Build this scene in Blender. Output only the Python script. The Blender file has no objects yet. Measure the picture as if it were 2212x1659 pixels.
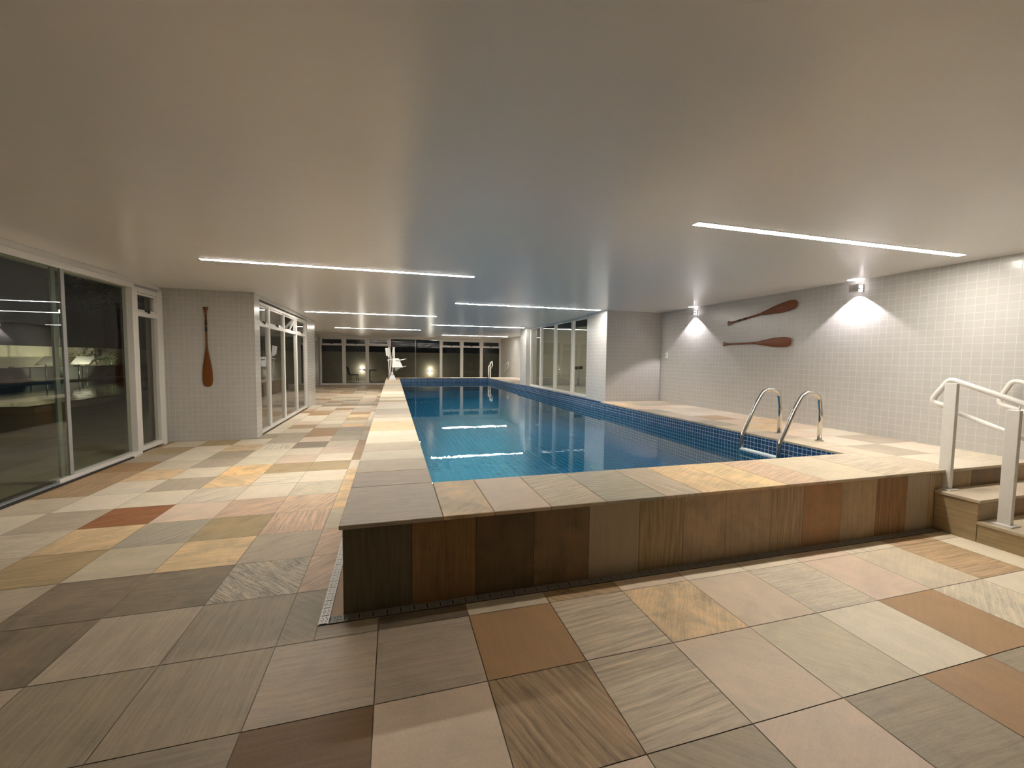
import bpy, bmesh, math, random
from mathutils import Vector, Matrix
rng = random.Random(7)
S = bpy.context.scene
COL = S.collection
PI = math.pi

# ------------------------------------------------------------------ helpers
def lin(r, g, b):
    f = lambda c: (c/255/12.92) if c/255 <= .04045 else ((c/255+.055)/1.055)**2.4
    return (f(r), f(g), f(b), 1)

def tag(o, label=None, cat=None, group=None, kind=None):
    if label: o['label'] = label
    if cat: o['category'] = cat
    if group: o['group'] = group
    if kind: o['kind'] = kind
    return o

def empty(name, loc=(0, 0, 0), rz=0, parent=None):
    o = bpy.data.objects.new(name, None)
    o.empty_display_size = .1
    COL.objects.link(o)
    o.location = loc
    o.rotation_euler = (0, 0, rz)
    if parent: o.parent = parent
    return o

class MB:
    """collects boxes, tubes and lofts into one mesh"""
    def __init__(self):
        self.bm = bmesh.new()
    def box(self, a, b):
        x0, y0, z0 = a; x1, y1, z1 = b
        v = [self.bm.verts.new(p) for p in ((x0,y0,z0),(x1,y0,z0),(x1,y1,z0),(x0,y1,z0),(x0,y0,z1),(x1,y0,z1),(x1,y1,z1),(x0,y1,z1))]
        for f in ((3,2,1,0),(4,5,6,7),(0,1,5,4),(1,2,6,5),(2,3,7,6),(3,0,4,7)):
            self.bm.faces.new([v[i] for i in f])
        return self
    def hexa(self, pts):
        v = [self.bm.verts.new(p) for p in pts]
        for f in ((3,2,1,0),(4,5,6,7),(0,1,5,4),(1,2,6,5),(2,3,7,6),(3,0,4,7)):
            self.bm.faces.new([v[i] for i in f])
        return self
    def rings(self, rings, caps=True, smooth=True):
        R = [[self.bm.verts.new(p) for p in r] for r in rings]
        n = len(R[0])
        for a, b in zip(R, R[1:]):
            for i in range(n):
                f = self.bm.faces.new((a[i], a[(i+1) % n], b[(i+1) % n], b[i]))
                f.smooth = smooth
        if caps:
            self.bm.faces.new(R[0][::-1]); self.bm.faces.new(R[-1])
        return self
    def tube(self, pts, r, n=14):
        pts = [Vector(p) for p in pts]
        rr = r if isinstance(r, (list, tuple)) else [r]*len(pts)
        rings = []
        up = None
        for i, p in enumerate(pts):
            t = (pts[min(i+1, len(pts)-1)]-pts[max(i-1, 0)]).normalized()
            if up is None:
                up = t.orthogonal().normalized()
            else:
                up = (up-t*up.dot(t)).normalized()
            s = t.cross(up)
            rings.append([p+(up*math.cos(2*PI*k/n)+s*math.sin(2*PI*k/n))*rr[i] for k in range(n)])
        return self.rings(rings)
    def cyl(self, a, b, r, n=20):
        return self.tube([a, b], r, n)
    def build(self, name, mat, parent=None, bevel=0, seg=2):
        bmesh.ops.recalc_face_normals(self.bm, faces=self.bm.faces)
        me = bpy.data.meshes.new(name)
        self.bm.to_mesh(me); self.bm.free()
        if mat: me.materials.append(mat)
        o = bpy.data.objects.new(name, me)
        COL.objects.link(o)
        if parent: o.parent = parent
        if bevel:
            m = o.modifiers.new('bevel', 'BEVEL'); m.width = bevel; m.segments = seg; m.limit_method = 'ANGLE'
        return o

def fillet(pts, r, n=8):
    """round the corners of a polyline"""
    pts = [Vector(p) for p in pts]
    out = [pts[0]]
    for a, b, c in zip(pts, pts[1:], pts[2:]):
        u = (a-b); v = (c-b)
        ang = u.angle(v)
        rr = r
        d = min(rr/math.tan(ang/2), u.length*.49, v.length*.49)
        p0 = b+u.normalized()*d; p1 = b+v.normalized()*d
        for k in range(n+1):
            t = k/n
            out.append((1-t)**2*p0+2*t*(1-t)*b+t*t*p1)
    out.append(pts[-1])
    return out

# ------------------------------------------------------------------ materials
def new_mat(name):
    m = bpy.data.materials.new(name); m.use_nodes = True
    nt = m.node_tree; nt.nodes.clear()
    out = nt.nodes.new('ShaderNodeOutputMaterial')
    return m, nt, out

def N(nt, t, **kw):
    n = nt.nodes.new(t)
    for k, v in kw.items():
        if k in n.inputs: n.inputs[k].default_value = v
        else: setattr(n, k, v)
    return n

def math_node(nt, op, a, b=None, c=None):
    n = nt.nodes.new('ShaderNodeMath'); n.operation = op
    for i, x in enumerate((a, b, c)):
        if x is None: continue
        if isinstance(x, (int, float)): n.inputs[i].default_value = x
        else: nt.links.new(x, n.inputs[i])
    return n.outputs[0]

def plain(name, col, rough=.5, metal=0, noise=.06, scale=30, bump=0, spec=.5, coat=0):
    m, nt, out = new_mat(name)
    p = N(nt, 'ShaderNodeBsdfPrincipled')
    p.inputs['Roughness'].default_value = rough
    p.inputs['Metallic'].default_value = metal
    p.inputs['Specular IOR Level'].default_value = spec
    p.inputs['Coat Weight'].default_value = coat
    tc = N(nt, 'ShaderNodeTexCoord')
    nz = N(nt, 'ShaderNodeTexNoise', Scale=scale, Detail=4)
    nt.links.new(tc.outputs['Object'], nz.inputs['Vector'])
    mx = N(nt, 'ShaderNodeMix'); mx.data_type = 'RGBA'
    c = Vector(col[:3])
    mx.inputs['A'].default_value = (*(c*(1-noise)), 1)
    mx.inputs['B'].default_value = (*(c*(1+noise)), 1)
    nt.links.new(nz.outputs['Fac'], mx.inputs['Factor'])
    nt.links.new(mx.outputs['Result'], p.inputs['Base Color'])
    if bump:
        b = N(nt, 'ShaderNodeBump', Strength=bump, Distance=.01)
        nt.links.new(nz.outputs['Fac'], b.inputs['Height'])
        nt.links.new(b.outputs['Normal'], p.inputs['Normal'])
    nt.links.new(p.outputs[0], out.inputs[0])
    return m

def emissive(name, col, strength):
    m, nt, out = new_mat(name)
    e = N(nt, 'ShaderNodeEmission'); e.inputs[0].default_value = (*col, 1); e.inputs[1].default_value = strength
    nt.links.new(e.outputs[0], out.inputs[0])
    return m

def stone_mat():
    m, nt, out = new_mat('quartzite_slabs')
    L = nt.links.new
    p = N(nt, 'ShaderNodeBsdfPrincipled'); p.inputs['Specular IOR Level'].default_value = .4
    uv = N(nt, 'ShaderNodeUVMap'); uv.uv_map = 'UVMap'
    col = N(nt, 'ShaderNodeVertexColor'); col.layer_name = 'col'
    par = N(nt, 'ShaderNodeVertexColor'); par.layer_name = 'par'
    sp = N(nt, 'ShaderNodeSeparateColor'); L(par.outputs['Color'], sp.inputs[0])
    # warp
    wn = N(nt, 'ShaderNodeTexNoise', Scale=2.5, Detail=3); L(uv.outputs[0], wn.inputs['Vector'])
    wv = N(nt, 'ShaderNodeVectorMath'); wv.operation = 'MULTIPLY_ADD'
    L(wn.outputs['Color'], wv.inputs[0]); wv.inputs[1].default_value = (.035, .035, 0); L(uv.outputs[0], wv.inputs[2])
    mp = N(nt, 'ShaderNodeMapping'); mp.inputs['Scale'].default_value = (1.5, 30, 1); L(wv.outputs[0], mp.inputs['Vector'])
    st = N(nt, 'ShaderNodeTexNoise', Scale=1.6, Detail=6, Roughness=.65); L(mp.outputs[0], st.inputs['Vector'])
    mo = N(nt, 'ShaderNodeTexNoise', Scale=5, Detail=6, Roughness=.6, Distortion=.6); L(wv.outputs[0], mo.inputs['Vector'])
    fi = N(nt, 'ShaderNodeTexNoise', Scale=90, Detail=3); L(uv.outputs[0], fi.inputs['Vector'])
    vn = N(nt, 'ShaderNodeTexNoise', Scale=2.2, Detail=7, Roughness=.7, Distortion=1.2); L(mp.outputs[0], vn.inputs['Vector'])
    vabs = math_node(nt, 'ABSOLUTE', math_node(nt, 'SUBTRACT', vn.outputs['Fac'], .52))
    vm = N(nt, 'ShaderNodeMapRange'); vm.inputs['From Min'].default_value = 0; vm.inputs['From Max'].default_value = .05
    vm.inputs['To Min'].default_value = 1; vm.inputs['To Max'].default_value = 0; L(vabs, vm.inputs['Value'])
    # brightness factor
    s = math_node(nt, 'MULTIPLY', math_node(nt, 'SUBTRACT', st.outputs['Fac'], .5), math_node(nt, 'MULTIPLY', sp.outputs[0], 4.2))
    g = math_node(nt, 'MULTIPLY', math_node(nt, 'SUBTRACT', mo.outputs['Fac'], .5), math_node(nt, 'MULTIPLY', sp.outputs[1], 3.0))
    f = math_node(nt, 'MULTIPLY', math_node(nt, 'SUBTRACT', fi.outputs['Fac'], .5), .22)
    v = math_node(nt, 'MULTIPLY', vm.outputs[0], math_node(nt, 'MULTIPLY', sp.outputs[2], -.45))
    tot = math_node(nt, 'ADD', math_node(nt, 'ADD', s, g), math_node(nt, 'ADD', f, v))
    fac = math_node(nt, 'MAXIMUM', math_node(nt, 'ADD', tot, 1.0), .25)
    mul = N(nt, 'ShaderNodeVectorMath'); mul.operation = 'SCALE'
    L(col.outputs['Color'], mul.inputs[0]); L(fac, mul.inputs['Scale'])
    # iron staining in the mottled zones
    tint = N(nt, 'ShaderNodeMix'); tint.data_type = 'RGBA'; tint.blend_type = 'MULTIPLY'
    tint.inputs['B'].default_value = (1.0, .80, .58, 1)
    tf = N(nt, 'ShaderNodeMapRange'); tf.inputs['From Min'].default_value = .5; tf.inputs['From Max'].default_value = .72
    L(mo.outputs['Fac'], tf.inputs['Value'])
    L(math_node(nt, 'MULTIPLY', tf.outputs[0], sp.outputs[1]), tint.inputs['Factor'])
    L(mul.outputs[0], tint.inputs['A'])
    L(tint.outputs['Result'], p.inputs['Base Color'])
    r = N(nt, 'ShaderNodeMapRange'); r.inputs['To Min'].default_value = .38; r.inputs['To Max'].default_value = .62
    L(mo.outputs['Fac'], r.inputs['Value']); L(r.outputs[0], p.inputs['Roughness'])
    b = N(nt, 'ShaderNodeBump', Strength=.25, Distance=.004)
    L(math_node(nt, 'ADD', st.outputs['Fac'], math_node(nt, 'MULTIPLY', fi.outputs['Fac'], .4)), b.inputs['Height'])
    L(b.outputs['Normal'], p.inputs['Normal'])
    L(p.outputs[0], out.inputs[0])
    return m

def tile_mat(name, pitch, c1, c2, grout, mortar, rough, offs=(0, 0), horizontal=False, bumpn=.15, gloss_noise=.0):
    m, nt, out = new_mat(name)
    L = nt.links.new
    p = N(nt, 'ShaderNodeBsdfPrincipled')
    tc = N(nt, 'ShaderNodeTexCoord'); ge = N(nt, 'ShaderNodeNewGeometry')
    so = N(nt, 'ShaderNodeSeparateXYZ'); L(tc.outputs['Object'], so.inputs[0])
    sn = N(nt, 'ShaderNodeSeparateXYZ'); L(ge.outputs['True Normal'], sn.inputs[0])
    nx = math_node(nt, 'GREATER_THAN', math_node(nt, 'ABSOLUTE', sn.outputs[0]), .5)
    nz = math_node(nt, 'GREATER_THAN', math_node(nt, 'ABSOLUTE', sn.outputs[2]), .5)
    def mixf(fac, a, b):
        n = N(nt, 'ShaderNodeMix'); n.data_type = 'FLOAT'
        L(fac, n.inputs['Factor']); L(a, n.inputs['A']); L(b, n.inputs['B']); return n.outputs['Result']
    u = mixf(nx, so.outputs[0], so.outputs[1])
    v = mixf(nz, so.outputs[2], so.outputs[1])
    cv = N(nt, 'ShaderNodeCombineXYZ')
    L(math_node(nt, 'ADD', u, 50*pitch+offs[0]), cv.inputs[0]); L(math_node(nt, 'ADD', v, 50*pitch+offs[1]), cv.inputs[1])
    br = N(nt, 'ShaderNodeTexBrick'); br.offset = 0; br.squash = 1
    br.inputs['Scale'].default_value = 1
    br.inputs['Brick Width'].default_value = pitch; br.inputs['Row Height'].default_value = pitch
    br.inputs['Mortar Size'].default_value = mortar; br.inputs['Mortar Smooth'].default_value = .3
    br.inputs['Color1'].default_value = c1; br.inputs['Color2'].default_value = c2; br.inputs['Mortar'].default_value = grout
    L(cv.outputs[0], br.inputs['Vector']); L(br.outputs['Color'], p.inputs['Base Color'])
    wn = N(nt, 'ShaderNodeTexNoise', Scale=9, Detail=2); L(tc.outputs['Object'], wn.inputs['Vector'])
    h = math_node(nt, 'ADD', math_node(nt, 'MULTIPLY', br.outputs['Fac'], -1.0), math_node(nt, 'MULTIPLY', wn.outputs['Fac'], bumpn*4))
    b = N(nt, 'ShaderNodeBump', Strength=.35, Distance=.002)
    L(h, b.inputs['Height']); L(b.outputs['Normal'], p.inputs['Normal'])
    rg = N(nt, 'ShaderNodeMapRange'); rg.inputs['To Min'].default_value = rough; rg.inputs['To Max'].default_value = .7
    L(br.outputs['Fac'], rg.inputs['Value']); L(rg.outputs[0], p.inputs['Roughness'])
    L(p.outputs[0], out.inputs[0])
    return m

def clear_mat(name, ior, tint, haze=0, haze_col=(.5, .5, .45), rough=0., ripple=0, rscale=6, refl=1.0):
    """glass or water: Fresnel mix of mirror reflection and tinted transparency"""
    m, nt, out = new_mat(name)
    L = nt.links.new
    fr = N(nt, 'ShaderNodeFresnel', IOR=ior)
    tr = N(nt, 'ShaderNodeBsdfTransparent'); tr.inputs[0].default_value = (*tint, 1)
    gl = N(nt, 'ShaderNodeBsdfGlossy'); gl.inputs['Roughness'].default_value = rough
    mx = N(nt, 'ShaderNodeMixShader')
    if ripple:
        tc = N(nt, 'ShaderNodeTexCoord')
        a = N(nt, 'ShaderNodeTexNoise', Scale=rscale, Detail=3, Roughness=.55); L(tc.outputs['Object'], a.inputs['Vector'])
        b = N(nt, 'ShaderNodeBump', Strength=ripple, Distance=.01); L(a.outputs['Fac'], b.inputs['Height'])
        L(b.outputs['Normal'], gl.inputs['Normal']); L(b.outputs['Normal'], fr.inputs['Normal'])
    base = tr.outputs[0]
    if haze:
        df = N(nt, 'ShaderNodeBsdfDiffuse'); df.inputs[0].default_value = (*haze_col, 1)
        m2 = N(nt, 'ShaderNodeMixShader'); m2.inputs[0].default_value = haze
        L(tr.outputs[0], m2.inputs[1]); L(df.outputs[0], m2.inputs[2]); base = m2.outputs[0]
    ge = N(nt, 'ShaderNodeNewGeometry')     # mirror reflection on the face the light enters by
    fac = math_node(nt, 'MULTIPLY', fr.outputs[0], math_node(nt, 'SUBTRACT', 1.0, ge.outputs['Backfacing']))
    fac = math_node(nt, 'MINIMUM', math_node(nt, 'MULTIPLY', fac, refl), 1.0)
    L(fac, mx.inputs[0]); L(base, mx.inputs[1]); L(gl.outputs[0], mx.inputs[2])
    L(mx.outputs[0], out.inputs[0])
    return m

def ceiling_mat():
    m, nt, out = new_mat('satin_ceiling_paint')
    L = nt.links.new
    p = N(nt, 'ShaderNodeBsdfPrincipled')
    p.inputs['Base Color'].default_value = (.80, .785, .745, 1)
    p.inputs['Roughness'].default_value = .24
    p.inputs['Specular IOR Level'].default_value = .55
    tc = N(nt, 'ShaderNodeTexCoord')
    mp = N(nt, 'ShaderNodeMapping'); mp.inputs['Scale'].default_value = (.8, 2.6, 1); L(tc.outputs['Object'], mp.inputs['Vector'])
    nz = N(nt, 'ShaderNodeTexNoise', Scale=4.5, Detail=5, Roughness=.55); L(mp.outputs[0], nz.inputs['Vector'])
    b = N(nt, 'ShaderNodeBump', Strength=.10, Distance=.02); L(nz.outputs['Fac'], b.inputs['Height'])
    L(b.outputs['Normal'], p.inputs['Normal'])
    L(p.outputs[0], out.inputs[0])
    return m

def wood_mat(name, dark, light):
    m, nt, out = new_mat(name)
    L = nt.links.new
    p = N(nt, 'ShaderNodeBsdfPrincipled'); p.inputs['Roughness'].default_value = .42
    tc = N(nt, 'ShaderNodeTexCoord')
    mp = N(nt, 'ShaderNodeMapping'); mp.inputs['Scale'].default_value = (22, 22, 1.4); L(tc.outputs['Object'], mp.inputs['Vector'])
    nz = N(nt, 'ShaderNodeTexNoise', Scale=2.5, Detail=5); L(mp.outputs[0], nz.inputs['Vector'])
    mx = N(nt, 'ShaderNodeMix'); mx.data_type = 'RGBA'
    mx.inputs['A'].default_value = dark; mx.inputs['B'].default_value = light
    L(nz.outputs['Fac'], mx.inputs['Factor']); L(mx.outputs['Result'], p.inputs['Base Color'])
    L(p.outputs[0], out.inputs[0])
    return m

STONE = stone_mat()
TILE = tile_mat('white_wall_tile', .0815, (.545, .53, .50, 1), (.52, .505, .475, 1), (.64, .62, .585, 1), .0024, .22, offs=(.0, .042))
POOLT = tile_mat('blue_band_tile', .0542, (.012, .055, .135, 1), (.022, .085, .19, 1), (.33, .42, .52, 1), .0040, .14, offs=(.01, .02), bumpn=.05)
POOLF = tile_mat('blue_floor_tile', .088, (.008, .074, .19, 1), (.012, .094, .225, 1), (.06, .23, .37, 1), .0042, .25, bumpn=.05)
CEIL = ceiling_mat()
WHITE = plain('white_aluminium', (.72, .70, .66), .35)
WHITE2 = plain('white_powder_coat', (.78, .76, .71), .38)
GREYAL = plain('grey_aluminium', (.30, .31, .31), .35)
BLACKP = plain('black_plastic', (.012, .012, .012), .4)
DARKM = plain('dark_track', (.02, .02, .018), .5)
STEEL = plain('polished_steel', (.66, .63, .58), .13, metal=1, noise=.02)
CHROME = plain('brushed_sconce_metal', (.55, .53, .52), .32, metal=.6)
PLASTER = plain('beige_plaster', (.54, .525, .46), .8, scale=6)
GRATE = plain('stained_grate', (.24, .225, .19), .45)  # white grate with the front wall's shadow put into its colour
GARDEN = plain('garden_plaster', (.33, .30, .22), .9, scale=3, noise=.2)
PATIO = plain('dark_patio', (.34, .31, .22), .7, scale=3, noise=.2)
DARKBOX = plain('dark_planter', (.014, .016, .012), .7)
LEAF = plain('leaf_green', (.07, .11, .03), .6, noise=.4)
BARK = plain('bark', (.04, .03, .02), .9)
GROUT = lin(132, 118, 98)
WOOD = wood_mat('paddle_wood', lin(96, 52, 12), lin(128, 74, 22))
WOOD2 = wood_mat('paddle_wood_red', lin(100, 50, 10), lin(132, 70, 18))
GRIPW = wood_mat('paddle_grip_wood', lin(110, 66, 44), lin(140, 92, 66))
GLASS = clear_mat('window_glass', 1.5, (.95, .96, .94), refl=1.3)
GLASSH = clear_mat('dusty_door_glass', 1.5, (.80, .84, .78), haze=.010, haze_col=(.34, .33, .22), refl=1.3)
GLASSD = clear_mat('door_glass', 1.5, (.90, .93, .88), haze=.004, haze_col=(.34, .33, .22), refl=1.1)
WATER = clear_mat('pool_water', 1.33, (.50, .92, .98), ripple=.03, rscale=7)
PLANTW = clear_mat('garden_pool_water', 1.33, (.2, .25, .25), ripple=.5, rscale=2.2)
LED = emissive('led_diffuser', (1, .935, .84), 88)
LAMP = emissive('sconce_lamp', (1, .93, .97), 14)

# ------------------------------------------------------------------ stone slabs
B = {  # slab kinds: colour, streak, mottle, vein
 'light': (lin(212,200,180), .05, .14, 0), 'beige': (lin(196,182,158), .08, .18, .1), 'pink': (lin(208,186,165), .04, .16, 0),
 'grey': (lin(180,165,146), .18, .18, .2), 'greygreen': (lin(162,149,128), .18, .2, .2), 'slate': (lin(138,124,104), .18, .4, .3),
 'ochre': (lin(212,182,136), .22, .34, .1), 'orange': (lin(222,184,126), .2, .45, .1), 'olive': (lin(172,150,108), .30, .25, 0),
 'tan': (lin(166,130,86), .06, .14, 0), 'brown': (lin(124,92,48), .12, .12, 0), 'red': (lin(152,94,50), .5, .1, 0),
 'streak': (lin(190,174,150), .42, .12, .15), 'whitestreak': (lin(208,196,176), .40, .1, .3), 'vein': (lin(192,180,162), .15, .3, 1.5),
 'pinkstreak': (lin(198,168,142), .40, .2, .1), 'bark': (lin(160,134,100), .55, .2, .3), 'ochrevein': (lin(212,184,142), .08, .5, .45),
 'greystreak': (lin(172,164,146), .38, .15, .15), 'tanstreak': (lin(176,146,108), .40, .2, .1), 'lightvein': (lin(206,194,172), .16, .2, .45),
 'darkvein': (lin(120,106,88), .35, .35, .6),
 'wgreen': (lin(94,86,62), .30, .06, .1), 'wochre': (lin(130,100,50), .30, .30, 0), 'wdark': (lin(100,82,54), .12, .4, .1),
 'wbrown': (lin(122,98,62), .14, .4, .1), 'wgrey': (lin(160,144,122), .08, .06, 0), 'wtan': (lin(154,130,92), .45, .1, 0),
 'wpink': (lin(168,142,108), .14, .3, .2), 'worange': (lin(160,118,70), .10, .25, 0), 'wstripe': (lin(140,102,56), .5, .15, 0),
}
COMMON = ['light']*7+['beige']*7+['pink']*4+['grey']*4+['streak']*3+['lightvein']*3+['tanstreak']*2+['ochre']*2+['greystreak']*2+['olive']*2+['greygreen']*2+['whitestreak']*2+['tan', 'pinkstreak']

class Slabs:
    def __init__(self, gain=1.22):
        self.bm = bmesh.new()
        self.uv = self.bm.loops.layers.uv.new('UVMap')
        self.c = self.bm.loops.layers.float_color.new('col')
        self.p = self.bm.loops.layers.float_color.new('par')
        self.gain = gain
    def face(self, pts, uvs, col, par):
        f = self.bm.faces.new([self.bm.verts.new(p) for p in pts])
        for l, q in zip(f.loops, uvs):
            l[self.uv].uv = q; l[self.c] = col; l[self.p] = par
        return f
    def look(self, kind, ang=None):
        c, s, m, v = B[kind]
        j = self.gain*(1+rng.uniform(-.05, .05))
        l = .3*c[0]+.6*c[1]+.1*c[2]
        c = [l+(q-l)*.80 for q in c[:3]]; c = [c[0]*1.03, c[1], c[2]*.93]
        col = (c[0]*j, c[1]*j*(1+rng.uniform(-.015, .015)), c[2]*j, 1)
        return col, (s, m, v, 1), (rng.choice((0, 0, PI/2, .5, 2.4)) if ang is None else ang), rng.uniform(0, 60), rng.uniform(0, 60)
    def uvq(self, lk, q):
        _, _, a, ou, ov = lk
        return [(x*math.cos(a)+y*math.sin(a)+ou, -x*math.sin(a)+y*math.cos(a)+ov) for x, y in q]
    def flat(self, x0, y0, x1, y1, z, kind, gap=.0022, ang=None):
        if x1-x0 < .012 or y1-y0 < .012: return
        lk = self.look(kind, ang)
        x0 += gap; x1 -= gap; y0 += gap; y1 -= gap
        q = [(x0, y0), (x1, y0), (x1, y1), (x0, y1)]
        self.face([(x, y, z) for x, y in q], self.uvq(lk, q), lk[0], lk[1])
    def box(self, a, b, kind, gap=.0015, ang=None):
        lk = self.look(kind, ang)
        x0, y0, z0 = a; x1, y1, z1 = b
        x0 += gap; x1 -= gap; y0 += gap; y1 -= gap
        F = [([(x0,y0,z1),(x1,y0,z1),(x1,y1,z1),(x0,y1,z1)], 0, 1), ([(x0,y1,z0),(x1,y1,z0),(x1,y0,z0),(x0,y0,z0)], 0, 1),
             ([(x0,y0,z0),(x1,y0,z0),(x1,y0,z1),(x0,y0,z1)], 0, 2), ([(x1,y1,z0),(x0,y1,z0),(x0,y1,z1),(x1,y1,z1)], 0, 2),
             ([(x1,y0,z0),(x1,y1,z0),(x1,y1,z1),(x1,y0,z1)], 1, 2), ([(x0,y1,z0),(x0,y0,z0),(x0,y0,z1),(x0,y1,z1)], 1, 2)]
        for P, i, j in F:
            self.face(P, self.uvq(lk, [(p[i], p[j]) for p in P]), lk[0], lk[1])
    def base(self, pts):
        self.face(pts, [(p[0], p[1]) for p in pts], GROUT, (0, .1, 0, 1))
    def build(self, name, parent=None, weld=True, bevel=0):
        bmesh.ops.remove_doubles(self.bm, verts=self.bm.verts, dist=.0004)
        bmesh.ops.recalc_face_normals(self.bm, faces=self.bm.faces)
        me = bpy.data.meshes.new(name); self.bm.to_mesh(me); self.bm.free()
        me.materials.append(STONE)
        o = bpy.data.objects.new(name, me); COL.objects.link(o)
        if parent: o.parent = parent
        if bevel:
            m = o.modifiers.new('bevel', 'BEVEL'); m.width = bevel; m.segments = 2; m.limit_method = 'ANGLE'
        return o

ZC = 2.545            # ceiling
H = .52               # pool rim and deck height
XL, XR = -3.60, 5.95  # left glazing line, right wall
PX0, PX1, PY0, PY1 = .28, 4.45, 3.11, 19.70   # water basin
OX0, OY0, OY1 = -.277, 2.424, 20.30           # outside faces of the basin

# ---- floor
KNOWN = {
 (-1,2):'greygreen',(-1,3):'pink',(-1,4):'greygreen',(-1,5):'tan',(-1,6):'greygreen',(-1,7):'light',
 (0,-3):'greygreen',(0,-2):'greygreen',(0,-1):'brown',(0,0):'pink',(0,1):'bark',(0,2):'streak',(0,3):'pink',(0,4):'beige',(0,5):'light',(0,6):'tan',(0,7):'lightvein',(0,8):'light',
 (1,-4):'grey',(1,-3):'greygreen',(1,-2):'greygreen',(1,-1):'grey',(1,0):'grey',(1,1):'tan',(1,2):'streak',(1,3):'ochrevein',(1,4):'pink',(1,5):'lightvein',(1,6):'pink',(1,7):'beige',(1,8):'tanstreak',(1,9):'light',
 (2,-5):'slate',(2,-4):'slate',(2,-3):'grey',(2,-2):'greygreen',(2,-1):'greygreen',(2,0):'darkvein',(2,1):'beige',(2,2):'tanstreak',(2,3):'pink',(2,4):'light',(2,5):'light',(2,6):'pink',(2,7):'lightvein',(2,8):'tanstreak',(2,9):'beige',
 (3,-5):'grey',(3,-4):'slate',(3,-3):'slate',(3,-2):'vein',(3,-1):'pinkstreak',
 (4,-6):'beige',(4,-5):'olive',(4,-4):'beige',(4,-3):'ochre',(4,-2):'grey',(4,-1):'pinkstreak',
 (5,-7):'light',(5,-6):'lightvein',(5,-5):'ochre',(5,-4):'greystreak',(5,-3):'olive',(5,-2):'pinkstreak',(5,-1):'beige',
 (6,-7):'light',(6,-6):'grey',(6,-5):'red',(6,-4):'pink',(6,-3):'pinkstreak',(6,-2):'pinkstreak',(6,-1):'ochre',
 (7,-7):'beige',(7,-6):'light',(7,-5):'light',(7,-4):'whitestreak',(7,-3):'light',(7,-2):'lightvein',(7,-1):'ochre',
 (8,-8):'light',(8,-7):'tanstreak',(8,-6):'light',(8,-5):'grey',(8,-4):'ochre',(8,-3):'whitestreak',(8,-2):'light',(8,-1):'ochre',
 (9,-8):'beige',(9,-7):'tanstreak',(9,-6):'ochre',(9,-5):'light',(9,-4):'orange',(9,-3):'olive',(9,-2):'olive',(9,-1):'light',
 (10,-8):'beige',(10,-7):'tan',(10,-6):'lightvein',(10,-5):'grey',(10,-4):'light',(10,-3):'pink',(10,-2):'light',(10,-1):'tan',
 (11,-8):'light',(11,-7):'grey',(11,-6):'light',(11,-5):'greygreen',(11,-4):'light',(11,-3):'light',(11,-2):'pink',(11,-1):'tan',
 (12,-7):'olive',(12,-6):'light',(12,-5):'ochrevein',(12,-4):'whitestreak',(12,-3):'slate',(12,-2):'beige',(12,-1):'tan',
 (13,-6):'olive',(13,-5):'light',(13,-4):'grey',(13,-3):'pink',(13,-2):'grey',(13,-1):'grey',
 (14,-4):'grey',(14,-3):'tan',(14,-2):'greygreen',(14,-1):'grey',(15,-4):'lightvein',(15,-3):'tan',(15,-2):'greygreen',
}
KANG = {(0,1):1.9,(0,2):.1,(1,2):.1,(0,-1):0,(6,-5):.35,(1,8):0,(3,-2):2.3,(1,3):.9,(5,-4):.9,(5,-3):.9,(7,-4):.8,(4,-5):.1,(5,-5):.3,(6,-3):.6,(6,-2):1.2,(5,-2):1.6,(3,-1):.8,(4,-1):.7}
fl = Slabs()
GX, GY, TX, TY = -.085, 1.25, .488, .494
DX0, DX1, DY0, DY1 = -.398, -.346, 2.357, 2.419    # drain
for j in range(-11, 46):
    for i in range(-8, 13):
        x0 = max(GX+TX*i, -3.60); x1 = min(GX+TX*(i+1), 5.93)
        y0 = max(GY+TY*j, -3.98); y1 = min(GY+TY*(j+1), 23.15)
        if x1 <= x0 or y1 <= y0: continue
        k = KNOWN.get((j, i)) or rng.choice(COMMON)
        ang = KANG.get((j, i))
        if y0 < 8.2 < y1 and x0 < -2.3: fl.flat(x0, y0, x1, min(y1, 8.2), 0, k)
        if 8.2 < (y0+y1)/2 < 13.9 and x1 < -2.3: continue
        if 8.2 < (y0+y1)/2 < 13.9: x0 = max(x0, -2.3)
        if y0 > OY1+.1 or y1 <= DY0 or x1 <= DX0:
            fl.flat(x0, y0, x1, y1, 0, k, ang=ang)
        else:
            if x0 < DX0: fl.flat(x0, y0, DX0, y1, 0, k, ang=ang)
            if y0 < DY0: fl.flat(max(x0, DX0), y0, x1, DY0, 0, k, ang=ang)
for j in range(3, 39):   # narrow strip between the drain and the basin
    y0 = GY+TY*j; fl.flat(DX1, max(DY1, y0) if j > 3 else DY1, OX0, min(y0+TY, OY1), 0, rng.choice(['slate', 'greygreen', 'tan', 'grey', 'brown']), ang=PI/2)
for bx0, by0, bx1, by1 in ((-3.62, -4, 5.95, DY0), (-3.62, DY0, OX0, OY1), (-3.62, OY1, 5.95, 23.2)):
    fl.base([(bx0, by0, -.003), (bx1, by0, -.003), (bx1, by1, -.003), (bx0, by1, -.003)])
floor = tag(fl.build('floor'), 'patchwork stone slab floor in beige grey ochre and brown', 'floor', kind='structure')

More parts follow.
